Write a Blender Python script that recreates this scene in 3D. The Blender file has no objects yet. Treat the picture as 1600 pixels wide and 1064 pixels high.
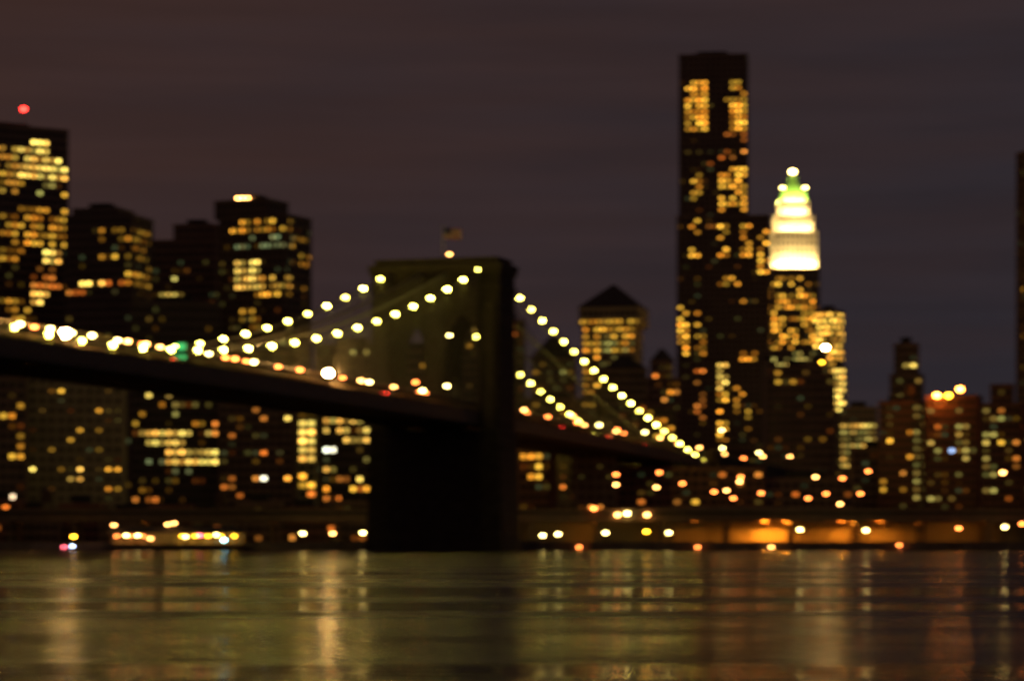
import bpy, bmesh, math, random
from mathutils import Vector, Matrix
random.seed(7)
scene = bpy.context.scene
COL = scene.collection

# ------------------------------------------------------------------ camera
F = 4304.0            # focal length in photograph pixels (1600 wide)
CAMZ = 3.0
HOR = 844.0           # horizon row in the photograph
cam_d = bpy.data.cameras.new('camera')
cam = bpy.data.objects.new('camera', cam_d)
COL.objects.link(cam)
cam.location = (0, 0, CAMZ)
cam.rotation_euler = (math.radians(90), 0, 0)
cam_d.sensor_width = 36.0
cam_d.lens = 36.0 * F / 1600.0
cam_d.shift_y = (HOR - 532.0) / 1600.0
cam_d.clip_start = 0.5
cam_d.clip_end = 20000.0
# the photograph is out of focus on everything far away: a lens left focused close
cam_d.dof.use_dof = True
cam_d.dof.focus_distance = 30.0
cam_d.dof.aperture_fstop = 1.45
cam_d.dof.aperture_ratio = 0.72
scene.camera = cam
scene.cycles.use_denoising = True
scene.cycles.max_bounces = 5
scene.cycles.diffuse_bounces = 2
scene.cycles.glossy_bounces = 3
scene.cycles.sample_clamp_indirect = 6.0

# ------------------------------------------------------------------ sky, dusk
world = bpy.data.worlds.new('World')
scene.world = world
world.use_nodes = True
wn, wl = world.node_tree.nodes, world.node_tree.links
wn.clear()
w_out = wn.new('ShaderNodeOutputWorld')
w_add = wn.new('ShaderNodeAddShader')
sky = wn.new('ShaderNodeTexSky')
sky.sky_type = 'NISHITA'
sky.sun_disc = False
sky.sun_elevation = math.radians(-4.0)
sky.sun_rotation = math.radians(250)
bg1 = wn.new('ShaderNodeBackground')
bg1.inputs['Strength'].default_value = 0.05
wl.new(sky.outputs[0], bg1.inputs['Color'])
# city glow on thin cloud: brown-purple, warmer to the left and overhead
tc = wn.new('ShaderNodeTexCoord')
sep = wn.new('ShaderNodeSeparateXYZ')
wl.new(tc.outputs['Generated'], sep.inputs[0])
m1 = wn.new('ShaderNodeMath'); m1.operation = 'MULTIPLY_ADD'
wl.new(sep.outputs['X'], m1.inputs[0]); m1.inputs[1].default_value = -1.3; m1.inputs[2].default_value = 0.20
m2 = wn.new('ShaderNodeMath'); m2.operation = 'MULTIPLY_ADD'
wl.new(sep.outputs['Z'], m2.inputs[0]); m2.inputs[1].default_value = 1.2
wl.new(m1.outputs[0], m2.inputs[2])
mp = wn.new('ShaderNodeMapping'); mp.inputs['Scale'].default_value = (5, 5, 34)
wl.new(tc.outputs['Generated'], mp.inputs[0])
nz = wn.new('ShaderNodeTexNoise'); nz.inputs['Scale'].default_value = 1.6; nz.inputs['Detail'].default_value = 4
wl.new(mp.outputs[0], nz.inputs['Vector'])
m3 = wn.new('ShaderNodeMath'); m3.operation = 'MULTIPLY_ADD'
wl.new(nz.outputs['Fac'], m3.inputs[0]); m3.inputs[1].default_value = 0.5
wl.new(m2.outputs[0], m3.inputs[2])
ramp = wn.new('ShaderNodeValToRGB')
ramp.color_ramp.elements[0].position = 0.25
ramp.color_ramp.elements[0].color = (0.0250, 0.0212, 0.0272, 1)
ramp.color_ramp.elements[1].position = 0.95
ramp.color_ramp.elements[1].color = (0.0470, 0.0235, 0.0200, 1)
wl.new(m3.outputs[0], ramp.inputs[0])
bg2 = wn.new('ShaderNodeBackground')
mp2 = wn.new('ShaderNodeMapping'); mp2.inputs['Scale'].default_value = (7, 7, 95); mp2.inputs['Location'].default_value = (0.3, 0, 0.4)
wl.new(tc.outputs['Generated'], mp2.inputs[0])
nz2 = wn.new('ShaderNodeTexNoise'); nz2.inputs['Scale'].default_value = 1.0; nz2.inputs['Detail'].default_value = 5
wl.new(mp2.outputs[0], nz2.inputs['Vector'])
mr2 = wn.new('ShaderNodeMapRange'); mr2.inputs[1].default_value = 0.35; mr2.inputs[2].default_value = 0.75
mr2.inputs[3].default_value = 0.86; mr2.inputs[4].default_value = 1.04
wl.new(nz2.outputs['Fac'], mr2.inputs[0])
wl.new(mr2.outputs[0], bg2.inputs['Strength'])
wl.new(ramp.outputs[0], bg2.inputs['Color'])
wl.new(bg1.outputs[0], w_add.inputs[0]); wl.new(bg2.outputs[0], w_add.inputs[1])
wl.new(w_add.outputs[0], w_out.inputs['Surface'])

# last afterglow, far weaker than daylight
sun_d = bpy.data.lights.new('sun', 'SUN')
sun_d.energy = 0.006; sun_d.angle = math.radians(15); sun_d.color = (1.0, 0.75, 0.6)
sun = bpy.data.objects.new('sun', sun_d); COL.objects.link(sun)
sun.rotation_euler = (math.radians(80), 0, math.radians(250))

vs = scene.view_settings
vs.view_transform = 'Standard'; vs.look = 'None'; vs.exposure = 0.0; vs.gamma = 1.0
vs.use_curve_mapping = False

# ------------------------------------------------------------------ helpers
def P(px, py, Y):
    """photograph pixel + distance -> point"""
    return Vector(((px - 800.0) / F * Y, Y, CAMZ + (HOR - py) / F * Y))

def proj(p):
    return 800.0 + p[0] / p[1] * F, HOR - (p[2] - CAMZ) / p[1] * F

class MB:
    def __init__(s): s.v, s.f, s.m = [], [], []
    def poly(s, pts, mi=0):
        i = len(s.v); s.v += [tuple(p) for p in pts]
        s.f.append(tuple(range(i, i + len(pts)))); s.m.append(mi)
    def hexa(s, b, mi=0):
        i = len(s.v); s.v += [tuple(p) for p in b]
        for q in ((3, 2, 1, 0), (4, 5, 6, 7), (0, 1, 5, 4), (1, 2, 6, 5), (2, 3, 7, 6), (3, 0, 4, 7)):
            s.f.append(tuple(i + k for k in q)); s.m.append(mi)
    def box(s, x0, x1, y0, y1, z0, z1, mi=0):
        s.hexa([(x0, y0, z0), (x1, y0, z0), (x1, y1, z0), (x0, y1, z0),
                (x0, y0, z1), (x1, y0, z1), (x1, y1, z1), (x0, y1, z1)], mi)
    def frus(s, x0, x1, y0, y1, z0, z1, k, mi=0):
        cx, cy = (x0 + x1) / 2, (y0 + y1) / 2
        q = lambda x, y: (cx + (x - cx) * k, cy + (y - cy) * k, z1)
        s.hexa([(x0, y0, z0), (x1, y0, z0), (x1, y1, z0), (x0, y1, z0),
                q(x0, y0), q(x1, y0), q(x1, y1), q(x0, y1)], mi)
    def beam(s, p, q, w, h=None, mi=0):
        p, q = Vector(p), Vector(q); h = h or w
        d = (q - p)
        if d.length < 1e-6: return
        d.normalize()
        up = Vector((0, 0, 1)) if abs(d.z) < 0.95 else Vector((0, 1, 0))
        a = d.cross(up).normalized(); b = a.cross(d).normalized()
        a *= w / 2; b *= h / 2
        s.hexa([p - a - b, p + a - b, p + a + b, p - a + b, q - a - b, q + a - b, q + a + b, q - a + b], mi)
    def tube(s, pts, rad, n=8, mi=0):
        pts = [Vector(p) for p in pts]
        rads = rad if isinstance(rad, (list, tuple)) else [rad] * len(pts)
        rings = []
        for k, p in enumerate(pts):
            d = (pts[min(k + 1, len(pts) - 1)] - pts[max(k - 1, 0)]).normalized()
            up = Vector((0, 0, 1)) if abs(d.z) < 0.95 else Vector((0, 1, 0))
            a = d.cross(up).normalized(); b = a.cross(d).normalized()
            i = len(s.v)
            for j in range(n):
                t = 2 * math.pi * j / n
                s.v.append(tuple(p + a * (rads[k] * math.cos(t)) + b * (rads[k] * math.sin(t))))
            rings.append(i)
        for k in range(len(rings) - 1):
            for j in range(n):
                a, b = rings[k] + j, rings[k] + (j + 1) % n
                s.f.append((a, b, b + rings[k + 1] - rings[k], a + rings[k + 1] - rings[k])); s.m.append(mi)
        s.f.append(tuple(rings[0] + j for j in reversed(range(n)))); s.m.append(mi)
        s.f.append(tuple(rings[-1] + j for j in range(n))); s.m.append(mi)
    def ball(s, c, r, mi=0, nu=8, nv=5, sz=1.0):
        i = len(s.v)
        for a in range(1, nv):
            th = math.pi * a / nv
            for b in range(nu):
                ph = 2 * math.pi * b / nu
                s.v.append((c[0] + r * math.sin(th) * math.cos(ph), c[1] + r * math.sin(th) * math.sin(ph), c[2] + r * sz * math.cos(th)))
        s.v.append((c[0], c[1], c[2] + r * sz)); s.v.append((c[0], c[1], c[2] - r * sz))
        t, bt = len(s.v) - 2, len(s.v) - 1
        for b in range(nu):
            s.f.append((t, i + b, i + (b + 1) % nu)); s.m.append(mi)
            l = i + (nv - 2) * nu
            s.f.append((bt, l + (b + 1) % nu, l + b)); s.m.append(mi)
            for a in range(nv - 2):
                q = i + a * nu
                s.f.append((q + b, q + nu + b, q + nu + (b + 1) % nu, q + (b + 1) % nu)); s.m.append(mi)
    def mesh(s, name, mats):
        me = bpy.data.meshes.new(name)
        me.from_pydata(s.v, [], s.f)
        for m in (mats if isinstance(mats, (list, tuple)) else [mats]): me.materials.append(m)
        me.polygons.foreach_set('material_index', s.m)
        me.update()
        return me
    def build(s, name, mats, parent=None, loc=None, rz=0.0):
        return put(name, s.mesh(name, mats), parent, loc, rz)

def put(name, me, parent=None, loc=None, rz=0.0):
    o = bpy.data.objects.new(name, me)
    COL.objects.link(o)
    if parent: o.parent = parent
    if loc is not None: o.location = loc
    if rz: o.rotation_euler = (0, 0, rz)
    return o

def empty(name, loc=(0, 0, 0), rz=0.0):
    return put(name, None, None, loc, rz)

def tag(o, label=None, cat=None, group=None, kind=None):
    if label: o['label'] = label
    if cat: o['category'] = cat
    if group: o['group'] = group
    if kind: o['kind'] = kind
    return o

ORD = ['first', 'second', 'third', 'fourth', 'fifth', 'sixth', 'seventh', 'eighth', 'ninth', 'tenth',
       'eleventh', 'twelfth', 'thirteenth', 'fourteenth', 'fifteenth', 'sixteenth', 'seventeenth', 'eighteenth',
       'nineteenth', 'twentieth', 'twenty-first', 'twenty-second', 'twenty-third', 'twenty-fourth', 'twenty-fifth',
       'twenty-sixth', 'twenty-seventh', 'twenty-eighth']

# ------------------------------------------------------------------ materials
def mat_surface(name, col, rough=0.8, var=0.25, scale=0.4, bump=0.0, metal=0.0, brick=None):
    m = bpy.data.materials.new(name); m.use_nodes = True
    n, l = m.node_tree.nodes, m.node_tree.links
    b = n['Principled BSDF']
    b.inputs['Roughness'].default_value = rough
    b.inputs['Metallic'].default_value = metal
    tcx = n.new('ShaderNodeTexCoord')
    no = n.new('ShaderNodeTexNoise'); no.inputs['Scale'].default_value = scale; no.inputs['Detail'].default_value = 6
    l.new(tcx.outputs['Object'], no.inputs['Vector'])
    cr = n.new('ShaderNodeValToRGB')
    cr.color_ramp.elements[0].position = 0.3; cr.color_ramp.elements[1].position = 0.7
    cr.color_ramp.elements[0].color = tuple(c * (1 - var) for c in col) + (1,)
    cr.color_ramp.elements[1].color = tuple(min(1, c * (1 + var)) for c in col) + (1,)
    l.new(no.outputs['Fac'], cr.inputs[0])
    out = cr.outputs[0]
    if brick:
        bt = n.new('ShaderNodeTexBrick')
        bt.inputs['Scale'].default_value = 1.0
        bt.inputs['Brick Width'].default_value = brick[0]; bt.inputs['Row Height'].default_value = brick[1]
        bt.inputs['Mortar Size'].default_value = 0.035
        bt.inputs['Color1'].default_value = (1, 1, 1, 1); bt.inputs['Color2'].default_value = (0.75, 0.75, 0.75, 1)
        bt.inputs['Mortar'].default_value = (0.45, 0.45, 0.45, 1)
        mpx = n.new('ShaderNodeMapping'); mpx.inputs['Rotation'].default_value = (math.radians(90), 0, 0)
        l.new(tcx.outputs['Object'], mpx.inputs[0]); l.new(mpx.outputs[0], bt.inputs['Vector'])
        mx = n.new('ShaderNodeMix'); mx.data_type = 'RGBA'; mx.blend_type = 'MULTIPLY'; mx.inputs[0].default_value = 1.0
        l.new(out, mx.inputs[6]); l.new(bt.outputs['Color'], mx.inputs[7]); out = mx.outputs[2]
    l.new(out, b.inputs['Base Color'])
    if bump:
        bp = n.new('ShaderNodeBump'); bp.inputs['Strength'].default_value = bump; bp.inputs['Distance'].default_value = 0.1
        l.new(no.outputs['Fac'], bp.inputs['Height']); l.new(bp.outputs[0], b.inputs['Normal'])
    return m

def mat_emit(name, col, strength):
    m = bpy.data.materials.new(name); m.use_nodes = True
    n, l = m.node_tree.nodes, m.node_tree.links
    n.clear()
    o = n.new('ShaderNodeOutputMaterial'); e = n.new('ShaderNodeEmission')
    e.inputs['Color'].default_value = tuple(col) + (1,); e.inputs['Strength'].default_value = strength
    l.new(e.outputs[0], o.inputs['Surface'])
    return m

def mat_lit_window():
    """a lit room behind glass: colour from the object, uneven like curtains and lamps inside"""
    m = bpy.data.materials.new('lit_window'); m.use_nodes = True
    n, l = m.node_tree.nodes, m.node_tree.links
    n.clear()
    o = n.new('ShaderNodeOutputMaterial'); e = n.new('ShaderNodeEmission')
    oi = n.new('ShaderNodeObjectInfo')
    tcx = n.new('ShaderNodeTexCoord')
    no = n.new('ShaderNodeTexNoise'); no.inputs['Scale'].default_value = 1.3; no.inputs['Detail'].default_value = 1
    no.noise_dimensions = '4D'
    l.new(tcx.outputs['Object'], no.inputs['Vector'])
    mw = n.new('ShaderNodeMath'); mw.operation = 'MULTIPLY'; mw.inputs[1].default_value = 50
    l.new(oi.outputs['Random'], mw.inputs[0]); l.new(mw.outputs[0], no.inputs['W'])
    ma = n.new('ShaderNodeMath'); ma.operation = 'MULTIPLY_ADD'; ma.inputs[1].default_value = 1.4; ma.inputs[2].default_value = 0.3
    l.new(no.outputs['Fac'], ma.inputs[0])
    mb = n.new('ShaderNodeMath'); mb.operation = 'MULTIPLY'
    l.new(ma.outputs[0], mb.inputs[0]); l.new(oi.outputs['Alpha'], mb.inputs[1])
    l.new(oi.outputs['Color'], e.inputs['Color']); l.new(mb.outputs[0], e.inputs['Strength'])
    l.new(e.outputs[0], o.inputs['Surface'])
    return m

M = {}
M['granite'] = mat_surface('granite', (0.066, 0.050, 0.036), 0.9, 0.3, 0.35, 0.4, brick=(2.2, 0.9))
M['granite_trim'] = mat_surface('granite_trim', (0.078, 0.060, 0.044), 0.9, 0.2, 0.5, 0.3)
M['steel'] = mat_surface('painted_steel', (0.16, 0.11, 0.07), 0.6, 0.25, 0.8)
M['cable'] = mat_surface('cable_steel', (0.22, 0.20, 0.16), 0.5, 0.1, 0.8)
M['asphalt'] = mat_surface('asphalt', (0.05, 0.047, 0.045), 0.9, 0.3, 0.6, 0.2)
M['concrete'] = mat_surface('concrete', (0.26, 0.22, 0.18), 0.9, 0.3, 0.25, 0.2)
M['quay'] = mat_surface('quay_stone', (0.20, 0.16, 0.13), 0.9, 0.3, 0.3, 0.3)
M['ground'] = mat_surface('city_ground', (0.09, 0.075, 0.06), 0.95, 0.3, 0.05)
M['brown'] = mat_surface('brown_brick', (0.26, 0.17, 0.12), 0.9, 0.25, 0.15)
M['red_brick'] = mat_surface('red_brick', (0.28, 0.13, 0.085), 0.9, 0.25, 0.15)
M['dark_metal'] = mat_surface('dark_metal_cladding', (0.13, 0.095, 0.075), 0.55, 0.2, 0.1)
M['bronze'] = mat_surface('bronze_cladding', (0.20, 0.13, 0.09), 0.5, 0.2, 0.1)
M['tan'] = mat_surface('tan_stone', (0.45, 0.38, 0.22), 0.9, 0.2, 0.12)
M['terracotta'] = mat_surface('white_terracotta', (0.72, 0.66, 0.52), 0.7, 0.12, 0.15)
M['copper_green'] = mat_surface('green_copper', (0.28, 0.45, 0.18), 0.7, 0.25, 0.3)
M['slate'] = mat_surface('slate_roof', (0.045, 0.04, 0.04), 0.8, 0.25, 0.3)
M['tar'] = mat_surface('roof_tar', (0.05, 0.045, 0.042), 0.95, 0.25, 0.3)
M['glass'] = mat_surface('dark_window_glass', (0.018, 0.015, 0.014), 0.35, 0.3, 0.2)
M['post'] = mat_surface('lamp_post_iron', (0.06, 0.05, 0.045), 0.6, 0.2, 1.0)
M['tank'] = mat_surface('tank_timber', (0.13, 0.08, 0.05), 0.9, 0.3, 1.5)
M['rubber'] = mat_surface('tyre_rubber', (0.02, 0.02, 0.02), 0.9, 0.1, 3)
M['frame'] = mat_surface('window_frame', (0.05, 0.04, 0.035), 0.7, 0.1, 1)
M['lit'] = mat_lit_window()
M['bulb'] = mat_emit('necklace_bulb', (1.0, 0.84, 0.11), 72)
M['white_metal'] = mat_surface('white_painted_metal', (0.7, 0.68, 0.6), 0.5, 0.05, 1)

def lamp_mat(kind):
    key = 'lamp_' + kind
    if key not in M:
        col, st = {'sodium': ((1.0, 0.22, 0.04), 20), 'warm': ((1.0, 0.42, 0.10), 24), 'white': ((1.0, 0.74, 0.22), 30),
                   'flood': ((1.0, 0.55, 0.16), 420), 'red': ((1.0, 0.03, 0.02), 18), 'cyan': ((0.35, 0.9, 1.0), 30),
                   'blue': ((0.5, 0.65, 1.0), 26), 'pink': ((1.0, 0.12, 0.16), 22), 'gold': ((1.0, 0.48, 0.02), 26), 'roof': ((1.0, 0.27, 0.03), 65)}[kind]
        M[key] = mat_emit(key, col, st)
    return M[key]

# ------------------------------------------------------------------ water and land
SHORE = 822.0
def mat_water():
    m = bpy.data.materials.new('river_water'); m.use_nodes = True
    n, l = m.node_tree.nodes, m.node_tree.links
    b = n['Principled BSDF']
    b.inputs['Base Color'].default_value = (0.014, 0.013, 0.008, 1)
    b.inputs['IOR'].default_value = 1.33
    tcx = n.new('ShaderNodeTexCoord')
    # wind patches: rough and slick water
    mpa = n.new('ShaderNodeMapping'); mpa.inputs['Scale'].default_value = (0.0045, 0.034, 1)
    l.new(tcx.outputs['Object'], mpa.inputs[0])
    na = n.new('ShaderNodeTexNoise'); na.inputs['Scale'].default_value = 1.0; na.inputs['Detail'].default_value = 3
    l.new(mpa.outputs[0], na.inputs['Vector'])
    ra = n.new('ShaderNodeMapRange'); ra.inputs[1].default_value = 0.44; ra.inputs[2].default_value = 0.62
    ra.inputs[3].default_value = 0.09; ra.inputs[4].default_value = 0.36
    l.new(na.outputs['Fac'], ra.inputs[0]); l.new(ra.outputs[0], b.inputs['Roughness'])
    # waves of two lengths
    mpb = n.new('ShaderNodeMapping'); mpb.inputs['Scale'].default_value = (0.42, 0.75, 1); mpb.inputs['Rotation'].default_value = (0, 0, 0.08)
    l.new(tcx.outputs['Object'], mpb.inputs[0])
    nb = n.new('ShaderNodeTexNoise'); nb.inputs['Scale'].default_value = 1.0; nb.inputs['Detail'].default_value = 5; nb.inputs['Roughness'].default_value = 0.6
    l.new(mpb.outputs[0], nb.inputs['Vector'])
    bp = n.new('ShaderNodeBump'); bp.inputs['Strength'].default_value = 1.0; bp.inputs['Distance'].default_value = 0.62
    l.new(nb.outputs['Fac'], bp.inputs['Height']); l.new(bp.outputs[0], b.inputs['Normal'])
    return m
M['water'] = mat_water()
w = MB(); w.poly([(-3500, -300, 0), (3500, -300, 0), (3500, SHORE + 40, 0), (-3500, SHORE + 40, 0)])
tag(w.build('river', M['water']), kind='structure')
GZ = 2.2
g = MB(); g.box(-3500, 3500, SHORE, 6000, -4, GZ)
tag(g.build('ground', M['ground']), kind='structure')
q = MB()
q.box(-600, 600, SHORE - 1.2, SHORE + 5, -3, GZ + 0.35)
for k in range(-100, 101):
    q.box(k * 6 - 0.25, k * 6 + 0.25, SHORE - 1.5, SHORE - 1.21, -3, GZ + 0.2)
tag(q.build('quay', M['quay']), kind='structure')

# ------------------------------------------------------------------ the bridge
A = math.radians(17.2)
NV = Vector((-math.sin(A), -math.cos(A), 0))      # along the main span, toward the camera's bank
MV = Vector((math.cos(A), -math.sin(A), 0))       # across the bridge, toward the right of the picture
TC = Vector((-19.9, 800, 0))
def B(t, o, z): return TC + NV * t + MV * o + Vector((0, 0, z))
def road_z(t):
    if t >= 0: return 40.2 + 1.3 * (1 - ((t - 243) / 243) ** 2)
    s = -t
    return 40.2 - 0.0175 * min(s, 283) - 0.012 * max(0, s - 283)
def cable_z(t):
    if t >= 0: return 42.2 + 40.3 * ((262 - t) / 262) ** 2
    s = -t
    return 82.5 - 0.225 * s + 0.00016 * s * s
bridge = empty('suspension_bridge', TC)
tag(bridge, 'long stone-towered suspension bridge hung with a string of lights across the river', 'bridge')
brot = A * 1.0
def bpart(mb, name, mats, parent=None):
    """mesh given in world coordinates, stored relative to the bridge base"""
    mb.v = [(v[0] - TC.x, v[1] - TC.y, v[2]) for v in mb.v]
    return mb.build(name, mats, parent or bridge)

def make_tower():
    # local frame: x across the bridge, y along it (negative = toward main span), z up
    root_mb = MB()
    HW, HD = 19.3, 7.6
    DECK = 34.5; TOP = 79.5
    # pier below the road, stepping in
    t = root_mb
    t.box(-21.0, 21.0, -9.4, 9.4, -6, 3.0)
    t.frus(-20.4, 20.4, -8.8, 8.8, 3.0, DECK, 0.965)
    cols = [(-HW, -13.6), (-3.3, 3.3), (13.6, HW)]
    for x0, x1 in cols:
        t.box(x0, x1, -HD, HD, DECK, 57.0)
    # pointed arches: springing at 57, apex 71
    R = 10.3; SP = 57.0
    def arch(x, c):      # height of the pointed arch at x
        d = abs(x - c); wv = R / 2
        rad = R * 1.35; off = rad - wv
        return SP + math.sqrt(max(0, rad * rad - (d + off) ** 2))
    xs = []
    for c in (-8.45, 8.45):
        N = 18
        for k in range(N):
            xa, xb = c - R / 2 + R * k / N, c - R / 2 + R * (k + 1) / N
            za, zb = arch(xa, c), arch(xb, c)
            for y, fl in ((-HD, False), (HD, True)):
                p = [(xa, y, za), (xb, y, zb), (xb, y, TOP), (xa, y, TOP)]
                t.poly(p[::-1] if fl else p)
            t.poly([(xa, HD, za), (xb, HD, zb), (xb, -HD, zb), (xa, -HD, za)])
    for x0, x1 in cols:
        t.box(x0, x1, -HD, HD, 57.0, TOP)
    t.poly([(-HW, -HD, TOP), (HW, -HD, TOP), (HW, HD, TOP), (-HW, HD, TOP)])
    tw = t.build('tower', M['granite'], bridge, (0, 0, 0), -A)
    # buttresses on every pier, both faces
    for c in (-16.5, 0, 16.5):
        for sy in (-1, 1):
            b = MB(); y0, y1 = sorted((sy * HD, sy * (HD + 1.1)))
            hw = 1.7 if c else 2.1
            b.box(c - hw, c + hw, y0, y1, DECK + 0.01, 68.0); b.frus(c - hw, c + hw, y0, y1, 68.0, 71.0, 0.75)
            b.build('buttress', M['granite_trim'], tw)
    cb = MB()
    cb.box(-HW - 0.5, HW + 0.5, -HD - 0.5, HD + 0.5, 75.2, 76.0)
    cb.box(-HW - 0.6, HW + 0.6, -HD - 0.6, HD + 0.6, 79.5, 81.0)
    cb.box(-HW - 0.9, HW + 0.9, -HD - 0.9, HD + 0.9, 81.0, 82.4)
    cb.box(-HW + 0.6, HW - 0.6, -HD + 0.6, HD - 0.6, 82.4, 84.2)
    for k in range(-18, 19):
        cb.box(k * 1.05 - 0.3, k * 1.05 + 0.3, -HD - 0.85, -HD - 0.61, 79.6, 80.9)
        cb.box(k * 1.05 - 0.3, k * 1.05 + 0.3, HD + 0.61, HD + 0.85, 79.6, 80.9)
    cb.build('cornice', M['granite_trim'], tw)
    for c in (-8.45, 8.45):
        k = MB(); k.box(c - 0.8, c + 0.8, -HD - 0.4, -HD + 0.01, 69.8, 73.2); k.build('keystone', M['granite_trim'], tw)
    return tw
tower = make_tower()

T_END, S_END = 400, 640
steps = [T_END - 8 * k for k in range(int(T_END / 8) + 1)]
sback = [-8 * k for k in range(1, int(S_END / 8) + 1)]
ALL = steps + sback
d = MB()
for a, b in zip(ALL[:-1], ALL[1:]):
    za, zb = road_z(a), road_z(b)
    d.hexa([B(a, -13, za - 0.9), B(a, 13, za - 0.9), B(b, 13, zb - 0.9), B(b, -13, zb - 0.9),
            B(a, -13, za), B(a, 13, za), B(b, 13, zb), B(b, -13, zb)])
bpart(d, 'deck', M['asphalt'])
for k in range(0, len(ALL) - 1):
    pass
fb = MB()
for t in range(-280, T_END, 4):
    z = road_z(t); fb.beam(B(t, -12.7, z - 2.4), B(t, 12.7, z - 2.4), 0.4, 2.6)
bpart(fb, 'floor_beam', M['steel'])['kind'] = 'stuff'
wk = MB()
for a, b in zip(ALL[:-1], ALL[1:]):
    za, zb = road_z(a) + 4.4, road_z(b) + 4.4
    if b < -283: break
    wk.hexa([B(a, -2.4, za - 0.3), B(a, 2.4, za - 0.3), B(b, 2.4, zb - 0.3), B(b, -2.4, zb - 0.3),
             B(a, -2.4, za), B(a, 2.4, za), B(b, 2.4, zb), B(b, -2.4, zb)])
bpart(wk, 'walkway', M['tank'])
for off in (13.3, 4.2, -4.2, -13.3):
    tr = MB(); ts = [T_END - 4 * k for k in range(int((T_END + 280) / 4) + 1)]
    for a, b in zip(ts[:-1], ts[1:]):
        if a <= 9 and b >= -9: continue
        za, zb = road_z(a), road_z(b)
        lo, hi = -4.0, (1.6 if abs(off) > 10 else 4.0)
        tr.beam(B(a, off, za + lo), B(b, off, zb + lo), 0.45, 0.7)
        tr.beam(B(a, off, za + hi), B(b, off, zb + hi), 0.35, 0.45)
        tr.beam(B(a, off, za + lo), B(a, off, za + hi), 0.3, 0.3)
        tr.beam(B(a, off, za + lo), B(b, off, zb + hi), 0.14, 0.14)
        tr.beam(B(a, off, za + hi), B(b, off, zb + lo), 0.14, 0.14)
    bpart(tr, 'truss', M['steel'])
for off in (13.3, -13.3):
    sg = MB()
    for a, b in zip(ALL[:-1], ALL[1:]):
        if b < -283: break
        s2 = 1 if off > 0 else -1
        sg.beam(B(a, off + 0.35 * s2, road_z(a) - 2.2), B(b, off + 0.35 * s2, road_z(b) - 2.2), 0.25, 3.2)
    bpart(sg, 'girder', M['steel'])
for off in (13.3, 3.9, -3.9, -13.3):
    c = MB()
    pts = [B(t, off, cable_z(t)) for t in range(T_END, -284, -6)]
    c.tube(pts, 0.26, 8)
    bpart(c, 'main_cable', M['cable'])
    sp = MB()
    for t in list(range(T_END - 2, 8, -3)) + list(range(-8, -260, -3)):
        z0, z1 = road_z(t) + 1.0, cable_z(t)
        if z1 - z0 > 0.5: sp.beam(B(t, off, z0), B(t, off, z1), 0.07)
    bpart(sp, 'suspenders', M['cable'])['kind'] = 'stuff'
    st = MB()
    for k in range(2, 20):
        for sgn in (1, -1):
            t = sgn * (8 + k * 6)
            st.beam(B(sgn * 5, off, 81), B(t, off, road_z(t) + 1.0), 0.07)
    bpart(st, 'stay_cables', M['cable'])['kind'] = 'stuff'
# stone approach beyond the anchorage
an = MB()
an_z = road_z(-300)
def bx(mb, t0, t1, o0, o1, z0, z1):
    mb.hexa([B(t0, o0, z0), B(t0, o1, z0), B(t1, o1, z0), B(t1, o0, z0), B(t0, o0, z1), B(t0, o1, z1), B(t1, o1, z1), B(t1, o0, z1)])
bx(an, -285, -318, -17, 17, 0, an_z - 1.2)
bpart(an, 'anchorage', M['granite'])
for k in range(9):
    ap = MB(); t0 = -318 - k * 36; zt = road_z(t0) - 1.1
    bx(ap, t0, t0 - 6, -13.5, 13.5, 0, zt - 4)
    bx(ap, t0, t0 - 36, -13.5, 13.5, zt - 4, zt - 0.05)
    N = 10
    for j in range(N):
        xa, xb = -1 + 2 * j / N, -1 + 2 * (j + 1) / N
        h0 = lambda x: zt - 4 - 9 * (1 - math.sqrt(max(0, 1 - x * x)))
        ta, tb = t0 - 21 - xa * -15, t0 - 21 - xb * -15
        for o in (-13.5, 13.5):
            ap.poly([B(ta, o, h0(xa)), B(tb, o, h0(xb)), B(tb, o, zt - 4), B(ta, o, zt - 4)])
        ap.poly([B(ta, -13.5, h0(xa)), B(ta, 13.5, h0(xa)), B(tb, 13.5, h0(xb)), B(tb, -13.5, h0(xb))])
    bpart(ap, 'approach_arch', M['granite'])
for o in (-13.1, 13.1):
    pr = MB()
    for a, b in zip(sback[:-1], sback[1:]):
        if a <= -284: pr.beam(B(a, o, road_z(a) + 0.55), B(b, o, road_z(b) + 0.55), 0.4, 1.1)
    bpart(pr, 'parapet', M['granite_trim'])

# necklace lights, one part each
lm = MB(); lm.ball((0, 0, 0), 0.55, 0, 8, 6); lm.tube([(0, 0, 0.45), (0, 0, 0.9)], [0.3, 0.12], 6, 1)
M['bulb_dim'] = mat_emit('necklace_bulb_dim', (1.0, 0.80, 0.11), 48); M['bulb_bright'] = mat_emit('necklace_bulb_bright', (1.0, 0.85, 0.12), 96)
lamp_mes = [lm.mesh('cable_lamp', [M[k], M['post']]) for k in ('bulb', 'bulb', 'bulb_dim', 'bulb_bright')]
def t_for_px(px, off):
    r = (px - 800) / F
    c = TC + MV * off
    return (r * c.y - c.x) / (NV.x - r * NV.y)
for off in (13.3, -13.3):
    t = 8.0 if off > 0 else 17.0
    while t < 395:
        p = B(t, off, cable_z(t) + 0.2); put('cable_lamp', random.choice(lamp_mes), bridge, (p.x - TC.x, p.y - TC.y, p.z))
        t += 14.2
    t = -20.0 if off > 0 else -24.0
    while t > -280:
        p = B(t, off, cable_z(t) + 0.2); put('cable_lamp', random.choice(lamp_mes), bridge, (p.x - TC.x, p.y - TC.y, p.z))
        t -= 11.9

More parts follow.
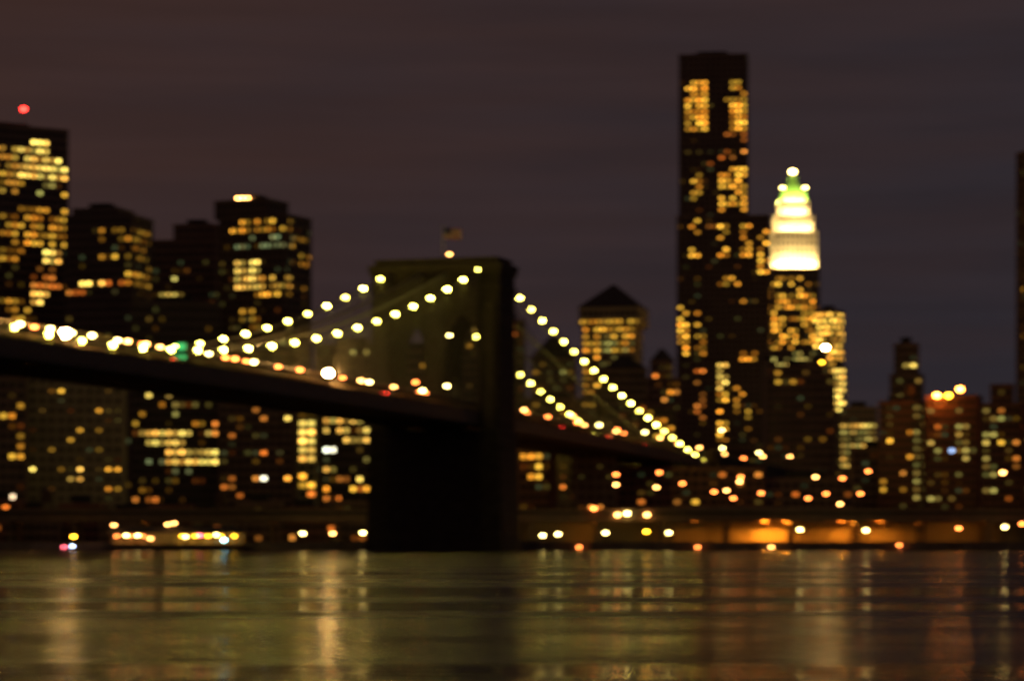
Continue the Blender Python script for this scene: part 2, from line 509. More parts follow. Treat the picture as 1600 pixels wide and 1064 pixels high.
# flag and pole on the tower
fp = empty('flagpole', (TC.x, TC.y, 84.2))
tag(fp, 'tall flagpole with a waving striped flag on top of the bridge tower', 'flagpole')
mp_ = MB(); mp_.tube([(0, 0, 0), (0, 0, 9.8)], [0.2, 0.11], 8); mp_.build('pole', M['white_metal'], fp)
b_ = MB(); b_.ball((0, 0, 9.95), 0.22); b_.build('finial', M['white_metal'], fp)
M['flag_red'] = mat_surface('flag_red', (0.45, 0.04, 0.05), 0.9, 0.1, 1)
M['flag_white'] = mat_surface('flag_white', (0.7, 0.68, 0.64), 0.9, 0.1, 1)
M['flag_blue'] = mat_surface('flag_blue', (0.03, 0.04, 0.16), 0.9, 0.1, 1)
fl = MB(); NX = 14; W_, H_ = 5.2, 3.2
for i in range(NX):
    for j in range(13):
        x0, x1 = W_ * i / NX, W_ * (i + 1) / NX
        z0, z1 = 9.6 - H_ * (j + 1) / 13, 9.6 - H_ * j / 13
        y = lambda x: 0.35 * math.sin(x * 2.2) * x / W_
        mi = 2 if (i < 6 and j < 7) else (j % 2)
        fl.poly([(x0, y(x0), z0 - x0 * .1), (x1, y(x1), z0 - x1 * .1), (x1, y(x1), z1 - x1 * .1), (x0, y(x0), z1 - x0 * .1)], mi)
fl.build('flag', [M['flag_red'], M['flag_white'], M['flag_blue']], fp)

# ------------------------------------------------------------------ lamps
def small_lamp(name, base, top_z, kind, label, group, r=0.42, arm=1.2, adir=(-1, 0), cat='street lamp'):
    """post, arm, head with bulb"""
    o = empty(name, base)
    h = max(0.6, top_z - base[2])
    pm = MB(); pm.tube([(0, 0, 0), (0, 0, h * 0.98)], [0.16, 0.09], 6)
    pm.tube([(0, 0, 0), (0, 0, min(0.8, h * .2))], 0.26, 6)
    ax, ay = adir[0] * arm, adir[1] * arm
    if arm: pm.beam((0, 0, h * 0.95), (ax, ay, h + 0.12), 0.1)
    pm.build('post', M['post'], o)
    hm = MB(); hm.frus(ax - 0.5, ax + 0.5, ay - 0.3, ay + 0.3, h + r * 0.7, h + r * 0.7 + 0.25, 0.6)
    hm.build('lamp_hood', M['post'], o)
    bm_ = MB(); bm_.ball((ax, ay, h), r, 0, 8, 6)
    bm_.build('bulb', lamp_mat(kind), o)
    return tag(o, label, cat, group)

# along the roadway of the bridge
deck_l = [(38, 541, 'white'), (85, 543, 'white'), (118, 546, 'white'), (150, 548, 'white'), (190, 541, 'white'), (228, 556, 'sodium'), (234, 561, 'warm'),
          (332, 552, 'white'), (358, 580, 'sodium'), (373, 573, 'sodium'), (402, 570, 'white'), (474, 598, 'sodium'),
          (569, 602, 'warm'), (582, 600, 'white'), (572, 615, 'sodium'), (654, 597, 'sodium'), (665, 610, 'white'), (669, 630, 'sodium'), (703, 603, 'white'),
          (60, 549, 'sodium'), (206, 550, 'warm'), (256, 553, 'warm'), (390, 572, 'sodium'), (440, 590, 'sodium'), (540, 603, 'sodium'), (620, 606, 'warm'), (660, 621, 'sodium')]
deck_r = [(823, 640, 'warm'), (827, 653, 'sodium'), (899, 650, 'warm'), (905, 660, 'sodium'), (940, 664, 'white'), (968, 671, 'sodium'), (966, 681, 'warm'), (1011, 675, 'white'),
          (1035, 684, 'warm'), (1131, 672, 'white'), (1132, 700, 'white'), (1135, 712, 'warm'), (1189, 707, 'white'), (1195, 713, 'warm'), (1237, 713, 'warm'), (1281, 720, 'warm'),
          (860, 652, 'sodium'), (917, 668, 'warm'), (978, 690, 'sodium'), (1062, 692, 'warm'), (1096, 699, 'warm'), (1165, 717, 'sodium')]
deck_l.sort(); deck_r.sort()
for lst, side in ((deck_l, 'left'), (deck_r, 'right')):
    for k, (px, py, kind) in enumerate(lst):
        off = (12.3, 11.2)[k % 2]
        t = t_for_px(px, off)
        p = B(t, off, road_z(t)); tz = CAMZ + (HOR - py) / F * p.y
        s = 'left' if side == 'left' else 'right'
        ww = {'sodium': 'orange', 'warm': 'amber', 'white': 'whitish'}[kind]
        small_lamp('road_lamp', p, max(tz, p.z + 2.6), kind,
                   f'{ww} road lamp on the bridge {s} of the tower, {ORD[k]} from the left',
                   'road lamps on the bridge', 0.5, 0.8, (-1, 0))
for px, py, lab in ((102, 521, 'very bright flood lamp high on the bridge deck at the far left'),
                    (513, 583, 'very bright flood lamp on the bridge deck left of the stone tower')):
    t = t_for_px(px, 12.0); p = B(t, 12.0, road_z(t)); tz = CAMZ + (HOR - py) / F * p.y
    small_lamp('flood_lamp', p, tz, 'flood', lab, 'flood lamps on the bridge', 0.95, 0.0, cat='flood lamp')
# tower-top lamp and lamp in the arch
p = B(9.0, 5.0, 84.2); p = TC + MV * 3.5 + NV * 5 + Vector((0, 0, 84.2))
small_lamp('beacon_lamp', p, 85.4, 'warm', 'small warm lamp on the tower top beside the flagpole', None, 0.4, 0, cat='lamp')
t = 14; p = B(t, 6.5, road_z(t)); 
small_lamp('arch_lamp', p, CAMZ + (HOR - 524) / F * p.y, 'white', 'lone whitish lamp seen against the right arch of the bridge tower', None, 0.4, 0, cat='lamp')
# green sign board by the roadway
t = t_for_px(283, 12.4); p = B(t, 12.4, road_z(t))
sg = empty('road_sign', p, -A); tag(sg, 'tall glowing green sign board beside the bridge roadway', 'sign')
M['green_sign'] = mat_emit('green_sign', (0.10, 0.85, 0.22), 0.85)
m_ = MB(); m_.box(-1.0, 1.0, -0.12, 0.0, 0.4, 3.9); m_.build('sign_board', M['green_sign'], sg)
m_ = MB(); m_.box(-1.2, 1.2, 0.01, 0.15, 0.25, 4.05); m_.build('backing', M['post'], sg)
for sx in (-0.8, 0.8):
    m_ = MB(); m_.box(sx - 0.08, sx + 0.08, 0.16, 0.3, 0, 4.0); m_.build('leg', M['post'], sg)

# ------------------------------------------------------------------ cars on the bridge
def mat_paint(name, c):
    return mat_surface(name, c, 0.35, 0.03, 1.0)
paints = [('black', (0.02, 0.02, 0.022)), ('yellow', (0.55, 0.33, 0.03)), ('silver', (0.4, 0.4, 0.4)), ('white', (0.6, 0.6, 0.58)), ('red', (0.3, 0.03, 0.03))]
for nme, c in paints: M['paint_' + nme] = mat_paint('paint_' + nme, c)
prof = [(-2.25, .35), (2.25, .35), (2.3, .75), (2.1, .95), (1.1, 1.02), (.45, 1.46), (-1.0, 1.5), (-1.75, 1.05), (-2.25, .98), (-2.32, .6)]
def make_car(p, heading, paint, label):
    o = empty('car', p, heading)
    b = MB()
    for s, yy in ((1, .86), (-1, -.86)):
        pts = [(x, yy if z < 1.1 else yy * .82, z) for x, z in prof]
        b.poly(pts[::-1] if s > 0 else pts)
    for (xa, za), (xb, zb) in zip(prof, prof[1:] + prof[:1]):
        ya = .86 if za < 1.1 else .705; yb = .86 if zb < 1.1 else .705
        b.poly([(xa, -ya, za), (xa, ya, za), (xb, yb, zb), (xb, -yb, zb)])
    b.build('body', M['paint_' + paint], o)
    wdw = MB()
    for s in (1, -1):
        wdw.poly([(-1.45, s * .80, 1.1), (.85, s * .80, 1.1), (.42, s * .735, 1.4), (-.98, s * .735, 1.42)])
    wdw.poly([(1.0, -.72, 1.09), (1.0, .72, 1.09), (.50, .64, 1.45), (.50, -.64, 1.45)])
    wdw.build('window', M['glass'], o)
    for x in (-1.4, 1.4):
        for s in (-1, 1):
            t = MB(); t.tube([(x, s * .70, .33), (x, s * .9, .33)], .33, 12); t.build('wheel', M['rubber'], o)
    for s in (-1, 1):
        t = MB(); t.box(-2.42, -2.3, s * .62 - .2, s * .62 + .2, .68, .92); t.build('tail_light', lamp_mat('red'), o)
        t = MB(); t.box(2.26, 2.38, s * .62 - .17, s * .62 + .17, .6, .8); t.build('headlight', lamp_mat('warm'), o)
    return tag(o, label, 'car', 'cars on the bridge')
# cars drive away from the camera on the near carriageway: only tail lights show
hd = math.atan2(-NV.y, -NV.x)
cars = [(283, 9.0, 'black', 'black car with red tail lights beside the green sign on the bridge'),
        (606, 9.2, 'silver', 'silver car with red tail lights left of the tower, rear one of two'),
        (622, 6.6, 'yellow', 'yellow car with red tail lights left of the tower, front one of two'),
        (878, 9.0, 'black', 'black car just right of the bridge tower'),
        (952, 9.2, 'white', 'white car with red tail lights right of the tower, leading a short queue'),
        (975, 6.8, 'red', 'red car in the short queue on the bridge right of the tower'),
        (1008, 9.0, 'silver', 'silver car ahead of the short queue on the bridge')]
for px, off, paint, lab in cars:
    t = t_for_px(px, off); make_car(B(t, off, road_z(t) + 0.01), hd, paint, lab)

# ------------------------------------------------------------------ buildings
win_cache = {}
def window_mesh(w_, h_):
    key = (round(w_, 2), round(h_, 2))
    if key not in win_cache:
        m = MB(); f = 0.07 * w_
        m.poly([(-w_ / 2 + f, -0.05, -h_ / 2 + f), (w_ / 2 - f, -0.05, -h_ / 2 + f), (w_ / 2 - f, -0.05, h_ / 2 - f), (-w_ / 2 + f, -0.05, h_ / 2 - f)], 0)
        for x0, x1, z0, z1 in ((-w_ / 2, -w_ / 2 + f, -h_ / 2, h_ / 2), (w_ / 2 - f, w_ / 2, -h_ / 2, h_ / 2),
                               (-w_ / 2 + f, w_ / 2 - f, -h_ / 2, -h_ / 2 + f), (-w_ / 2 + f, w_ / 2 - f, h_ / 2 - f, h_ / 2)):
            m.box(x0, x1, -0.16, 0.0, z0, z1, 1)
        win_cache[key] = m.mesh('window', [M['lit'], M['frame']])
    return win_cache[key]

AMB = (1.0, 0.43, 0.035); YEL = (1.0, 0.60, 0.10); ORA = (1.0, 0.28, 0.035); OLV = (0.70, 0.52, 0.11)
GRN = (0.55, 0.58, 0.22); WHT = (1.0, 0.86, 0.55); TOPAZ = (1.0, 0.50, 0.06); BLU = (0.55, 0.65, 1.0)
BAYS = []    # (Y, root, cx, cz, px, py, face local matrix ...)
BLD = {}
def building(name, label, x0, x1, top, Y, yaw=0.0, dr=0.8, fh=3.6, bw=3.0, mat='brown', tiers=(), rules=(), pier=0.35, band=0.38,
             base_z=GZ, roof='flat', roofmat='tar', key=None, cat='building', group=None, extra=()):
    """x0,x1,top: the tower's outline in the photograph at distance Y. tiers: further (x0,x1,top) stacked on it."""
    ya = math.radians(yaw)
    r = random.Random(hash((x0, x1, top)) & 0xffff)
    cxm = (x0 + x1) / 2
    c0 = P(cxm, HOR, Y)
    root = empty(name, (c0.x, Y, base_z), ya)
    tag(root, label, cat, group)
    ca, sa = math.cos(ya), math.sin(ya)
    zlo = base_z
    lit = 0
    for ti, (a, b, tp) in enumerate([(x0, x1, top)] + list(tiers)):
        sil = (b - a) / F * Y
        W = sil / (abs(ca) + dr * abs(sa)); D = W * dr
        off = ((a + b) / 2 - cxm) / F * Y
        lx, ly = off * ca, -off * sa
        zhi = CAMZ + (HOR - tp) / F * Y
        z0l, z1l = zlo - base_z, zhi - base_z
        nf = max(1, int(round((z1l - z0l) / fh))); fhh = (z1l - z0l) / nf
        nb = max(1, int(round(W / bw))); bww = W / nb
        nd = max(1, int(round(D / bw))); bdd = D / nd
        core = MB(); core.box(lx - W / 2, lx + W / 2, ly - D / 2, ly + D / 2, z0l, z1l)
        core.build('glazing', M['glass'], root)
        fr = MB(); e = 0.32
        for k in range(nf + 1):
            zc = z0l + k * fhh; hb = fhh * band / 2
            za, zb = max(z0l - 0.02, zc - hb), min(z1l + 0.02, zc + hb)
            fr.box(lx - W / 2 - e, lx + W / 2 + e, ly - D / 2 - e, ly + D / 2 + e, za, zb)
        e2 = e + 0.08
        for k in range(nb + 1):
            xc = lx - W / 2 + k * bww; hp = bww * pier / 2
            xa, xb = max(lx - W / 2 - e2, xc - hp), min(lx + W / 2 + e2, xc + hp)
            for yy in (-1, 1):
                ya_, yb_ = sorted((ly + yy * (D / 2 - 0.02), ly + yy * (D / 2 + e2)))
                fr.box(xa, xb, ya_, yb_, z0l, z1l)
        for k in range(nd + 1):
            yc = ly - D / 2 + k * bdd; hp = bdd * pier / 2
            y_a, y_b = max(ly - D / 2 - e, yc - hp), min(ly + D / 2 + e, yc + hp)
            for xx in (-1, 1):
                xa, xb = sorted((lx + xx * (W / 2 - 0.02), lx + xx * (W / 2 + e2)))
                fr.box(xa, xb, y_a, y_b, z0l, z1l - 0.01)
        fr.build('facade_frame', M[mat], root)
        rf = MB()
        rf.box(lx - W / 2 - 0.5, lx + W / 2 + 0.5, ly - D / 2 - 0.5, ly + D / 2 + 0.5, z1l + 0.02, z1l + 0.5)
        for s in (-1, 1):
            rf.box(lx - W / 2 - 0.5, lx + W / 2 + 0.5, *sorted((ly + s * (D / 2 + 0.5), ly + s * (D / 2 + 0.1))), z1l + 0.5, z1l + 1.3)
            rf.box(*sorted((lx + s * (W / 2 + 0.5), lx + s * (W / 2 + 0.1))), ly - D / 2 - 0.09, ly + D / 2 + 0.09, z1l + 0.5, z1l + 1.3)
        roof_o = rf.build('roof', M[mat], root)
        # window bays on the faces turned to the camera
        ww, wh = bww * (1 - pier) * 0.94, fhh * (1 - band) * 0.92
        wd = bdd * (1 - pier) * 0.94
        side = -1 if yaw > 0 else 1
        for v in range(nf):
            zc = z0l + (v + 0.5) * fhh
            for u in range(nb):
                xl, yl = lx - W / 2 + (u + 0.5) * bww, ly - D / 2 - 0.03
                BAYS.append([Y, root, (xl, yl, zc), 0.0, (ww, wh), ca, sa, c0.x, base_z])
            if abs(yaw) > 6:
                for u in range(nd):
                    yl, xl = ly - D / 2 + (u + 0.5) * bdd, lx + side * (W / 2 + 0.03)
                    BAYS.append([Y, root, (xl, yl, zc), math.pi / 2 * side, (wd, wh), ca, sa, c0.x, base_z])
        zlo = zhi
        lastbox = (lx, ly, W, D, z1l)
    BLD[key or label] = (root, lastbox, rules, r)
    lx, ly, W, D, z1 = lastbox
    if roof == 'flat':
        ph = MB()
        ph.box(lx - W * .25, lx + W * .2, ly - D * .2, ly + D * .25, z1 + 0.5, z1 + 4.0)
        ph.build('penthouse', M[roofmat], roof_o)
    elif roof == 'tank':
        wt = MB(); cx, cy = lx + W * .15, ly - D * .1
        for sx in (-1, 1):
            for sy in (-1, 1): wt.beam((cx + sx * 1.3, cy + sy * 1.3, z1 + .5), (cx + sx * 1.3, cy + sy * 1.3, z1 + 3.2), .25)
        wt.tube([(cx, cy, z1 + 3.2), (cx, cy, z1 + 6.6)], 2.0, 12); wt.tube([(cx, cy, z1 + 6.6), (cx, cy, z1 + 8.0)], [2.15, .1], 12)
        wt.build('water_tank', M['tank'], roof_o)
        ph = MB(); ph.box(lx - W * .35, lx - W * .05, ly - D * .2, ly + D * .25, z1 + .5, z1 + 3.4); ph.build('penthouse', M[roofmat], roof_o)
    elif isinstance(roof, tuple) and roof[0] == 'pyramid':
        h = roof[1] / F * Y
        py_ = MB(); py_.frus(lx - W / 2 - .8, lx + W / 2 + .8, ly - D / 2 - .8, ly + D / 2 + .8, z1 + 1.31, z1 + h, roof[2] if len(roof) > 2 else 0.04)
        py_.build('pyramid_roof', M[roofmat], roof_o)
    return root

# --- downtown towers, left
building('office_tower', 'tallest office tower at the far left edge with bright yellow floors', -95, 106, 208, 1300, 33, 0.7, 3.9, 3.2, 'bronze',
         tiers=(), pier=.3, key='A')
building('office_tower', 'dark office tower with amber floors, second tower from the left edge', 108, 234, 345, 1250, -14, 0.8, 3.9, 3.0, 'dark_metal',
         tiers=((118, 205, 333),), key='B')
building('office_tower', 'dark stepped tower with few lit windows between two lit towers', 243, 352, 383, 1350, -8, 0.8, 3.9, 3.2, 'brown',
         tiers=((275, 345, 357),), key='C')
building('office_tower', 'office tower with golden windows and a lamp cluster on its dark top', 345, 484, 345, 1280, -24, 0.7, 3.7, 2.6, 'dark_metal',
         tiers=((338, 448, 320),), key='D')
# --- lower blocks behind the bridge, left
building('office_block', 'blocky building at the left edge below the bridge deck', -70, 44, 596, 980, 8, .7, 3.5, 3.0, 'brown', key='E0')
building('office_block', 'broad pale olive block seen under the bridge deck at far left', 46, 196, 575, 1000, 4, .5, 3.6, 3.4, 'tan', pier=.55, band=.55, key='E')
building('office_block', 'dark slab with two bright yellow floors below the bridge deck', 206, 345, 480, 1100, 5, .6, 3.8, 2.6, 'dark_metal', key='F')
building('apartment_block', 'brown brick block under the deck beside the bright stair column', 347, 466, 556, 1060, -6, .6, 3.3, 3.0, 'brown', roof='tank', key='G')
building('stair_tower', 'narrow tower with a bright yellow column of stair windows', 467, 494, 600, 1030, 0, .9, 3.3, 3.0, 'tan', pier=.2, band=.25, key='H0')
building('office_block', 'dark block with wide yellow window rows left of the stone tower', 496, 612, 545, 1055, -10, .6, 3.7, 2.6, 'dark_metal', key='H')
building('office_block', 'dark block seen through the left arch of the bridge tower', 612, 700, 552, 1120, 0, .6, 3.6, 3.0, 'brown', key='H2')
building('office_tower', 'slim tower with a lit yellow top seen through the right arch', 702, 752, 498, 1300, -8, .8, 3.8, 2.6, 'brown', key='K2')
# --- centre right
building('office_block', 'narrow brown block just right of the bridge tower', 778, 819, 505, 1250, 0, .8, 3.6, 3.0, 'brown', key='Q')
building('apartment_tower', 'brown tower with a low pyramid roof between the two light strings', 832, 900, 565, 1250, -5, .9, 3.5, 3.0, 'brown', roof=('pyramid', 38, .2), key='Q2')
building('office_tower', 'golden-windowed tower under a dark pyramid roof', 910, 1004, 512, 1320, -12, .9, 3.3, 2.7, 'tan', tiers=((905, 1013, 487),), roof=('pyramid', 42), roofmat='slate', pier=.28, band=.42, key='I')
building('apartment_block', 'dark gabled block in front of the pyramid-roofed tower', 940, 1008, 582, 1180, 6, .8, 3.4, 3.0, 'brown', roof=('pyramid', 26, .15), key='R0')
building('office_tower', 'dark stepped block with a pointed top left of the tallest tower', 1004, 1060, 596, 1280, 0, .9, 3.5, 3.0, 'brown', tiers=((1018, 1050, 568),), roof=('pyramid', 24, .08), key='R')
building('apartment_block', 'low dark block behind the bridge lamps right of the stone tower', 806, 930, 628, 1180, 4, .5, 3.4, 3.0, 'brown', key='S1')
building('apartment_block', 'low brown block below the golden pyramid-roofed tower', 932, 1056, 640, 1200, -4, .5, 3.4, 3.0, 'brown', roof='tank', key='S2')
building('skyscraper', 'tallest dark skyscraper with columns of amber windows', 1056, 1196, 560, 1500, -6, .7, 3.15, 3.1, 'bronze',
         tiers=((1056, 1207, 346), (1060, 1171, 95)), pier=.32, band=.36, key='J')
# --- right
building('office_tower', 'bright golden banded tower just right of the floodlit crown tower', 1272, 1318, 488, 1700, -30, .9, 3.8, 2.4, 'tan', pier=.14, band=.36, key='L')
building('office_block', 'golden banded shaft standing before the bright banded tower', 1296, 1322, 575, 1650, -10, .9, 3.8, 2.4, 'tan', pier=.14, band=.36, key='L2')
building('courthouse', 'dark brown stepped block in front of the floodlit crown tower', 1196, 1308, 592, 1260, -8, .7, 3.8, 3.2, 'brown', tiers=((1208, 1290, 577),), key='M')
building('office_block', 'brown block at the foot of the tallest skyscraper', 1090, 1200, 702, 1300, 0, .5, 3.6, 3.2, 'brown', key='M2')
building('office_block', 'pale block with yellow horizontal window bands under the dark sky', 1312, 1372, 640, 1400, -10, .7, 3.4, 2.6, 'tan', pier=.1, band=.4, key='N')
building('apartment_tower', 'slim dark tower with a narrow top rising above the housing blocks', 1390, 1444, 590, 1150, -12, .8, 3.3, 2.8, 'brown', tiers=((1397, 1436, 542),), key='O')
building('apartment_tower', 'brick housing block left of the rooftop lamps with a lit stair column', 1374, 1449, 632, 1040, -22, .7, 3.0, 2.7, 'red_brick', roof='tank', key='P1')
building('apartment_tower', 'brick housing block carrying three bright orange rooftop lamps', 1447, 1536, 624, 1030, -18, .7, 3.0, 2.7, 'red_brick', roof='none', key='P2')
building('apartment_tower', 'brick housing block with a dark rooftop box right of the rooftop lamps', 1533, 1600, 636, 1010, -16, .7, 3.0, 2.7, 'red_brick', tiers=((1548, 1584, 606),), roof='none', key='P3')
building('apartment_tower', 'brick housing block cut by the right edge of the picture', 1598, 1690, 630, 1000, -14, .7, 3.0, 2.7, 'red_brick', key='P4')
building('office_tower', 'tall dark tower whose edge shows at the right of the picture', 1594, 1700, 240, 1350, 12, .8, 3.8, 3.2, 'bronze', key='Z')
building('apartment_block', 'low dark block behind the ramp lamps right of centre', 1330, 1420, 705, 1050, 0, .5, 3.2, 3.0, 'brown', key='N2')
# --- under the bridge, right
building('warehouse', 'brick warehouse just right of the tower foot with a lit corner', 800, 868, 690, 960, -10, .8, 3.6, 2.8, 'red_brick', key='T1')
building('warehouse', 'pale warehouse under the deck between tower and ramp lamps', 872, 962, 706, 985, -4, .6, 3.6, 3.2, 'tan', pier=.6, band=.55, key='T2')
building('warehouse', 'long low brick warehouse behind the ramp lamps', 966, 1190, 735, 1010, 0, .2, 3.4, 3.2, 'red_brick', roof='tank', key='T3')
building('warehouse', 'low brown warehouse below the end of the bridge', 1194, 1330, 752, 1015, 0, .2, 3.4, 3.2, 'brown', key='T4')
# --- waterfront row houses, left
row = [(-30, 34, 786, 'red_brick'), (36, 96, 800, 'brown'), (98, 160, 792, 'red_brick'), (162, 236, 806, 'brown'), (238, 300, 795, 'red_brick'),
       (302, 372, 802, 'tan'), (374, 440, 790, 'brown'), (442, 512, 798, 'red_brick'), (514, 586, 788, 'brown')]
for k, (a, b, tp, mt) in enumerate(row):
    building('row_house', f'low {dict(red_brick="red brick", brown="brown", tan="pale")[mt]} waterfront house, {ORD[k]} from the left edge', a, b, tp, 905 + (k % 3) * 6, 0, 1.0, 3.2, 2.6, mt,
             roof='tank' if k % 4 == 1 else 'flat', key='row%d' % k, cat='house', group='waterfront houses left of the tower')

# --- floodlit crown tower
def crown_tower():
    Y = 1769.0; k = Y / F
    building('skyscraper', 'floodlit white crown tower with a green copper spire', 1196, 1276, 425, Y, 0, .9, 3.7, 2.7, 'tan', roof='none', pier=.34, band=.34, key='K')
    root = BLD['K'][0]
    zof = lambda py: (HOR - py) / F * Y + CAMZ - GZ
    tiers = [(1206, 1272, 425, 366), (1212, 1267, 366, 341), (1218, 1260, 341, 318)]
    cx0 = (1196 + 1276) / 2
    M['amber_flood'] = mat_emit('floodlight_lens', (1.0, 0.8, 0.5), 12)
    for a, b, y1, y0 in tiers:
        cx = ((a + b) / 2 - cx0) * k; W = (b - a) * k; z0, z1 = zof(y1) + 0.5, zof(y0)
        t = MB(); h = W / 2
        t.box(cx - h, cx + h, -h, h, z0, z1)
        tier_o = t.build('crown_tier', M['terracotta'], root)
        r = MB(); n = 9
        for j in range(n + 1):
            xx = -h + W * j / n
            for s in (-1, 1):
                r.box(cx + xx - .45, cx + xx + .45, *sorted((s * h, s * (h + .5))), z0, z1 + 1.6)
                r.box(*sorted((cx + s * h, cx + s * (h + .5))), xx - .45, xx + .45, z0, z1 + 1.6)
        r.box(cx - h - .8, cx + h + .8, -h - .8, h + .8, z1 - 1.4, z1 - .1)
        r.build('crown_trim', M['terracotta'], tier_o)
        dw = MB()
        for j in range(n):
            xx = -h + W * (j + .5) / n
            nz_ = max(2, int((z1 - z0) / 4))
            for v in range(nz_):
                zc = z0 + (z1 - z0) * (v + .45) / nz_
                dw.box(cx + xx - .6, cx + xx + .6, -h - .06, -h + .01, zc - 1.1, zc + .9)
        dw.build('crown_windows', M['glass'], tier_o)['kind'] = 'stuff'
        # floodlights standing on the ledge, one row on each side
        for s, nx, ny in ((0, 0, -1), (1, 1, 0), (2, -1, 0)):
            ld = bpy.data.lights.new('floodlight', 'AREA'); ld.shape = 'RECTANGLE'; ld.size = W * .9; ld.size_y = .6
            ld.energy = W * (z1 - z0) * 62; ld.color = (1.0, 0.68, 0.26)
            lo = bpy.data.objects.new('floodlight', ld); COL.objects.link(lo); lo.parent = root
            lo.location = (cx + nx * (h + 2.6), ny * (h + 2.6), z0 + .6)
            aim = Vector((-nx * 2.6, -ny * 2.6, (z1 - z0) * .55))
            lo.rotation_euler = aim.to_track_quat('-Z', 'Y' if ny else 'X').to_euler()
            if nx:
                ld.size, ld.size_y = ld.size, ld.size_y
    zt = zof(318)
    cx = (1238.5 - cx0) * k
    cp = MB(); cp.frus(cx - 8.2, cx + 8.2, -8.2, 8.2, zt + .6, zof(288), .42)
    cp.build('copper_roof', M['copper_green'], root)
    ln = MB(); ln.tube([(cx, 0, zof(288)), (cx, 0, zof(279)), (cx, 0, zof(272))], [3.2, 2.8, .8], 8); ln.build('lantern', M['copper_green'], root)
    tp = MB(); tp.ball((cx, 0, zof(269)), 1.7, 0, 10, 8); tp.build('top_lamp', lamp_mat('white'), root)
    for s in (-1, 1):
        c2 = MB(); c2.ball((cx + s * 7.2, -7.4, zof(296)), .9, 0, 8, 6); c2.build('corner_lamp', lamp_mat('white'), root)
        pn = MB(); pn.tube([(cx + s * 7.2, -7.4, zt + .5), (cx + s * 7.2, -7.4, zof(297))], [.9, .3], 8); pn.build('pinnacle', M['copper_green'], root)
    for sx, sy in ((0, -1), (1, 0), (-1, 0)):
        ld = bpy.data.lights.new('green_floodlight', 'AREA'); ld.shape = 'RECTANGLE'; ld.size = 12; ld.size_y = .6
        ld.energy = 10000; ld.color = (0.85, 1.0, 0.2)
        lo = bpy.data.objects.new('green_floodlight', ld); COL.objects.link(lo); lo.parent = root
        lo.location = (cx + sx * 10.5, sy * 10.5, zt + .8)
        lo.rotation_euler = Vector((-sx * 4, -sy * 4, 7)).to_track_quat('-Z', 'Y').to_euler()
crown_tower()

# antennas, rooftop lamps and details
root, (lx, ly, W, D, z1), _, _ = BLD['A']
def roof_lamp(key, px, py, Y, kind, label, name='rooftop_lamp', r=.8, group=None):
    """lamp on a short mast standing on the roof of a building"""
    root, (lx, ly, W, D, z1), _, _ = BLD[key]
    base = P(px, 0, Y); bz = root.location.z + z1 + .5
    tz = CAMZ + (HOR - py) / F * Y
    return small_lamp(name, Vector((base.x, Y, bz)), tz, kind, label, group, r, 0, cat='lamp')
roof_lamp('A', 37, 171, 1296, 'red', 'red aviation lamp on a mast above the far left tower', 'beacon_lamp', 1.15)
for k, px in enumerate((372, 379, 387)):
    roof_lamp('D', px, 310, 1275, 'warm', f'{ORD[k]} of three close warm lamps above the golden-windowed tower', r=.75, group='three lamps on a tower top')
for k, (px, py, kd) in enumerate(((1464, 619, 'roof'), (1482, 620, 'gold'), (1500, 608, 'roof'))):
    roof_lamp('P2', px, py, 1022 + k * 2, kd, f'{("leftmost", "middle", "rightmost")[k]} orange rooftop lamp on the housing block', r=.95, group='rooftop lamps on the housing block')
root = BLD['L2'][0]
roof_lamp('M', 1290, 543, 1262, 'flood', 'bright floodlight on the roof before the golden banded tower', 'flood_lamp', 1.1)
roof_lamp('M', 1284, 566, 1258, 'gold', 'small lamp on the dark stepped block beside the golden tower', r=.6)

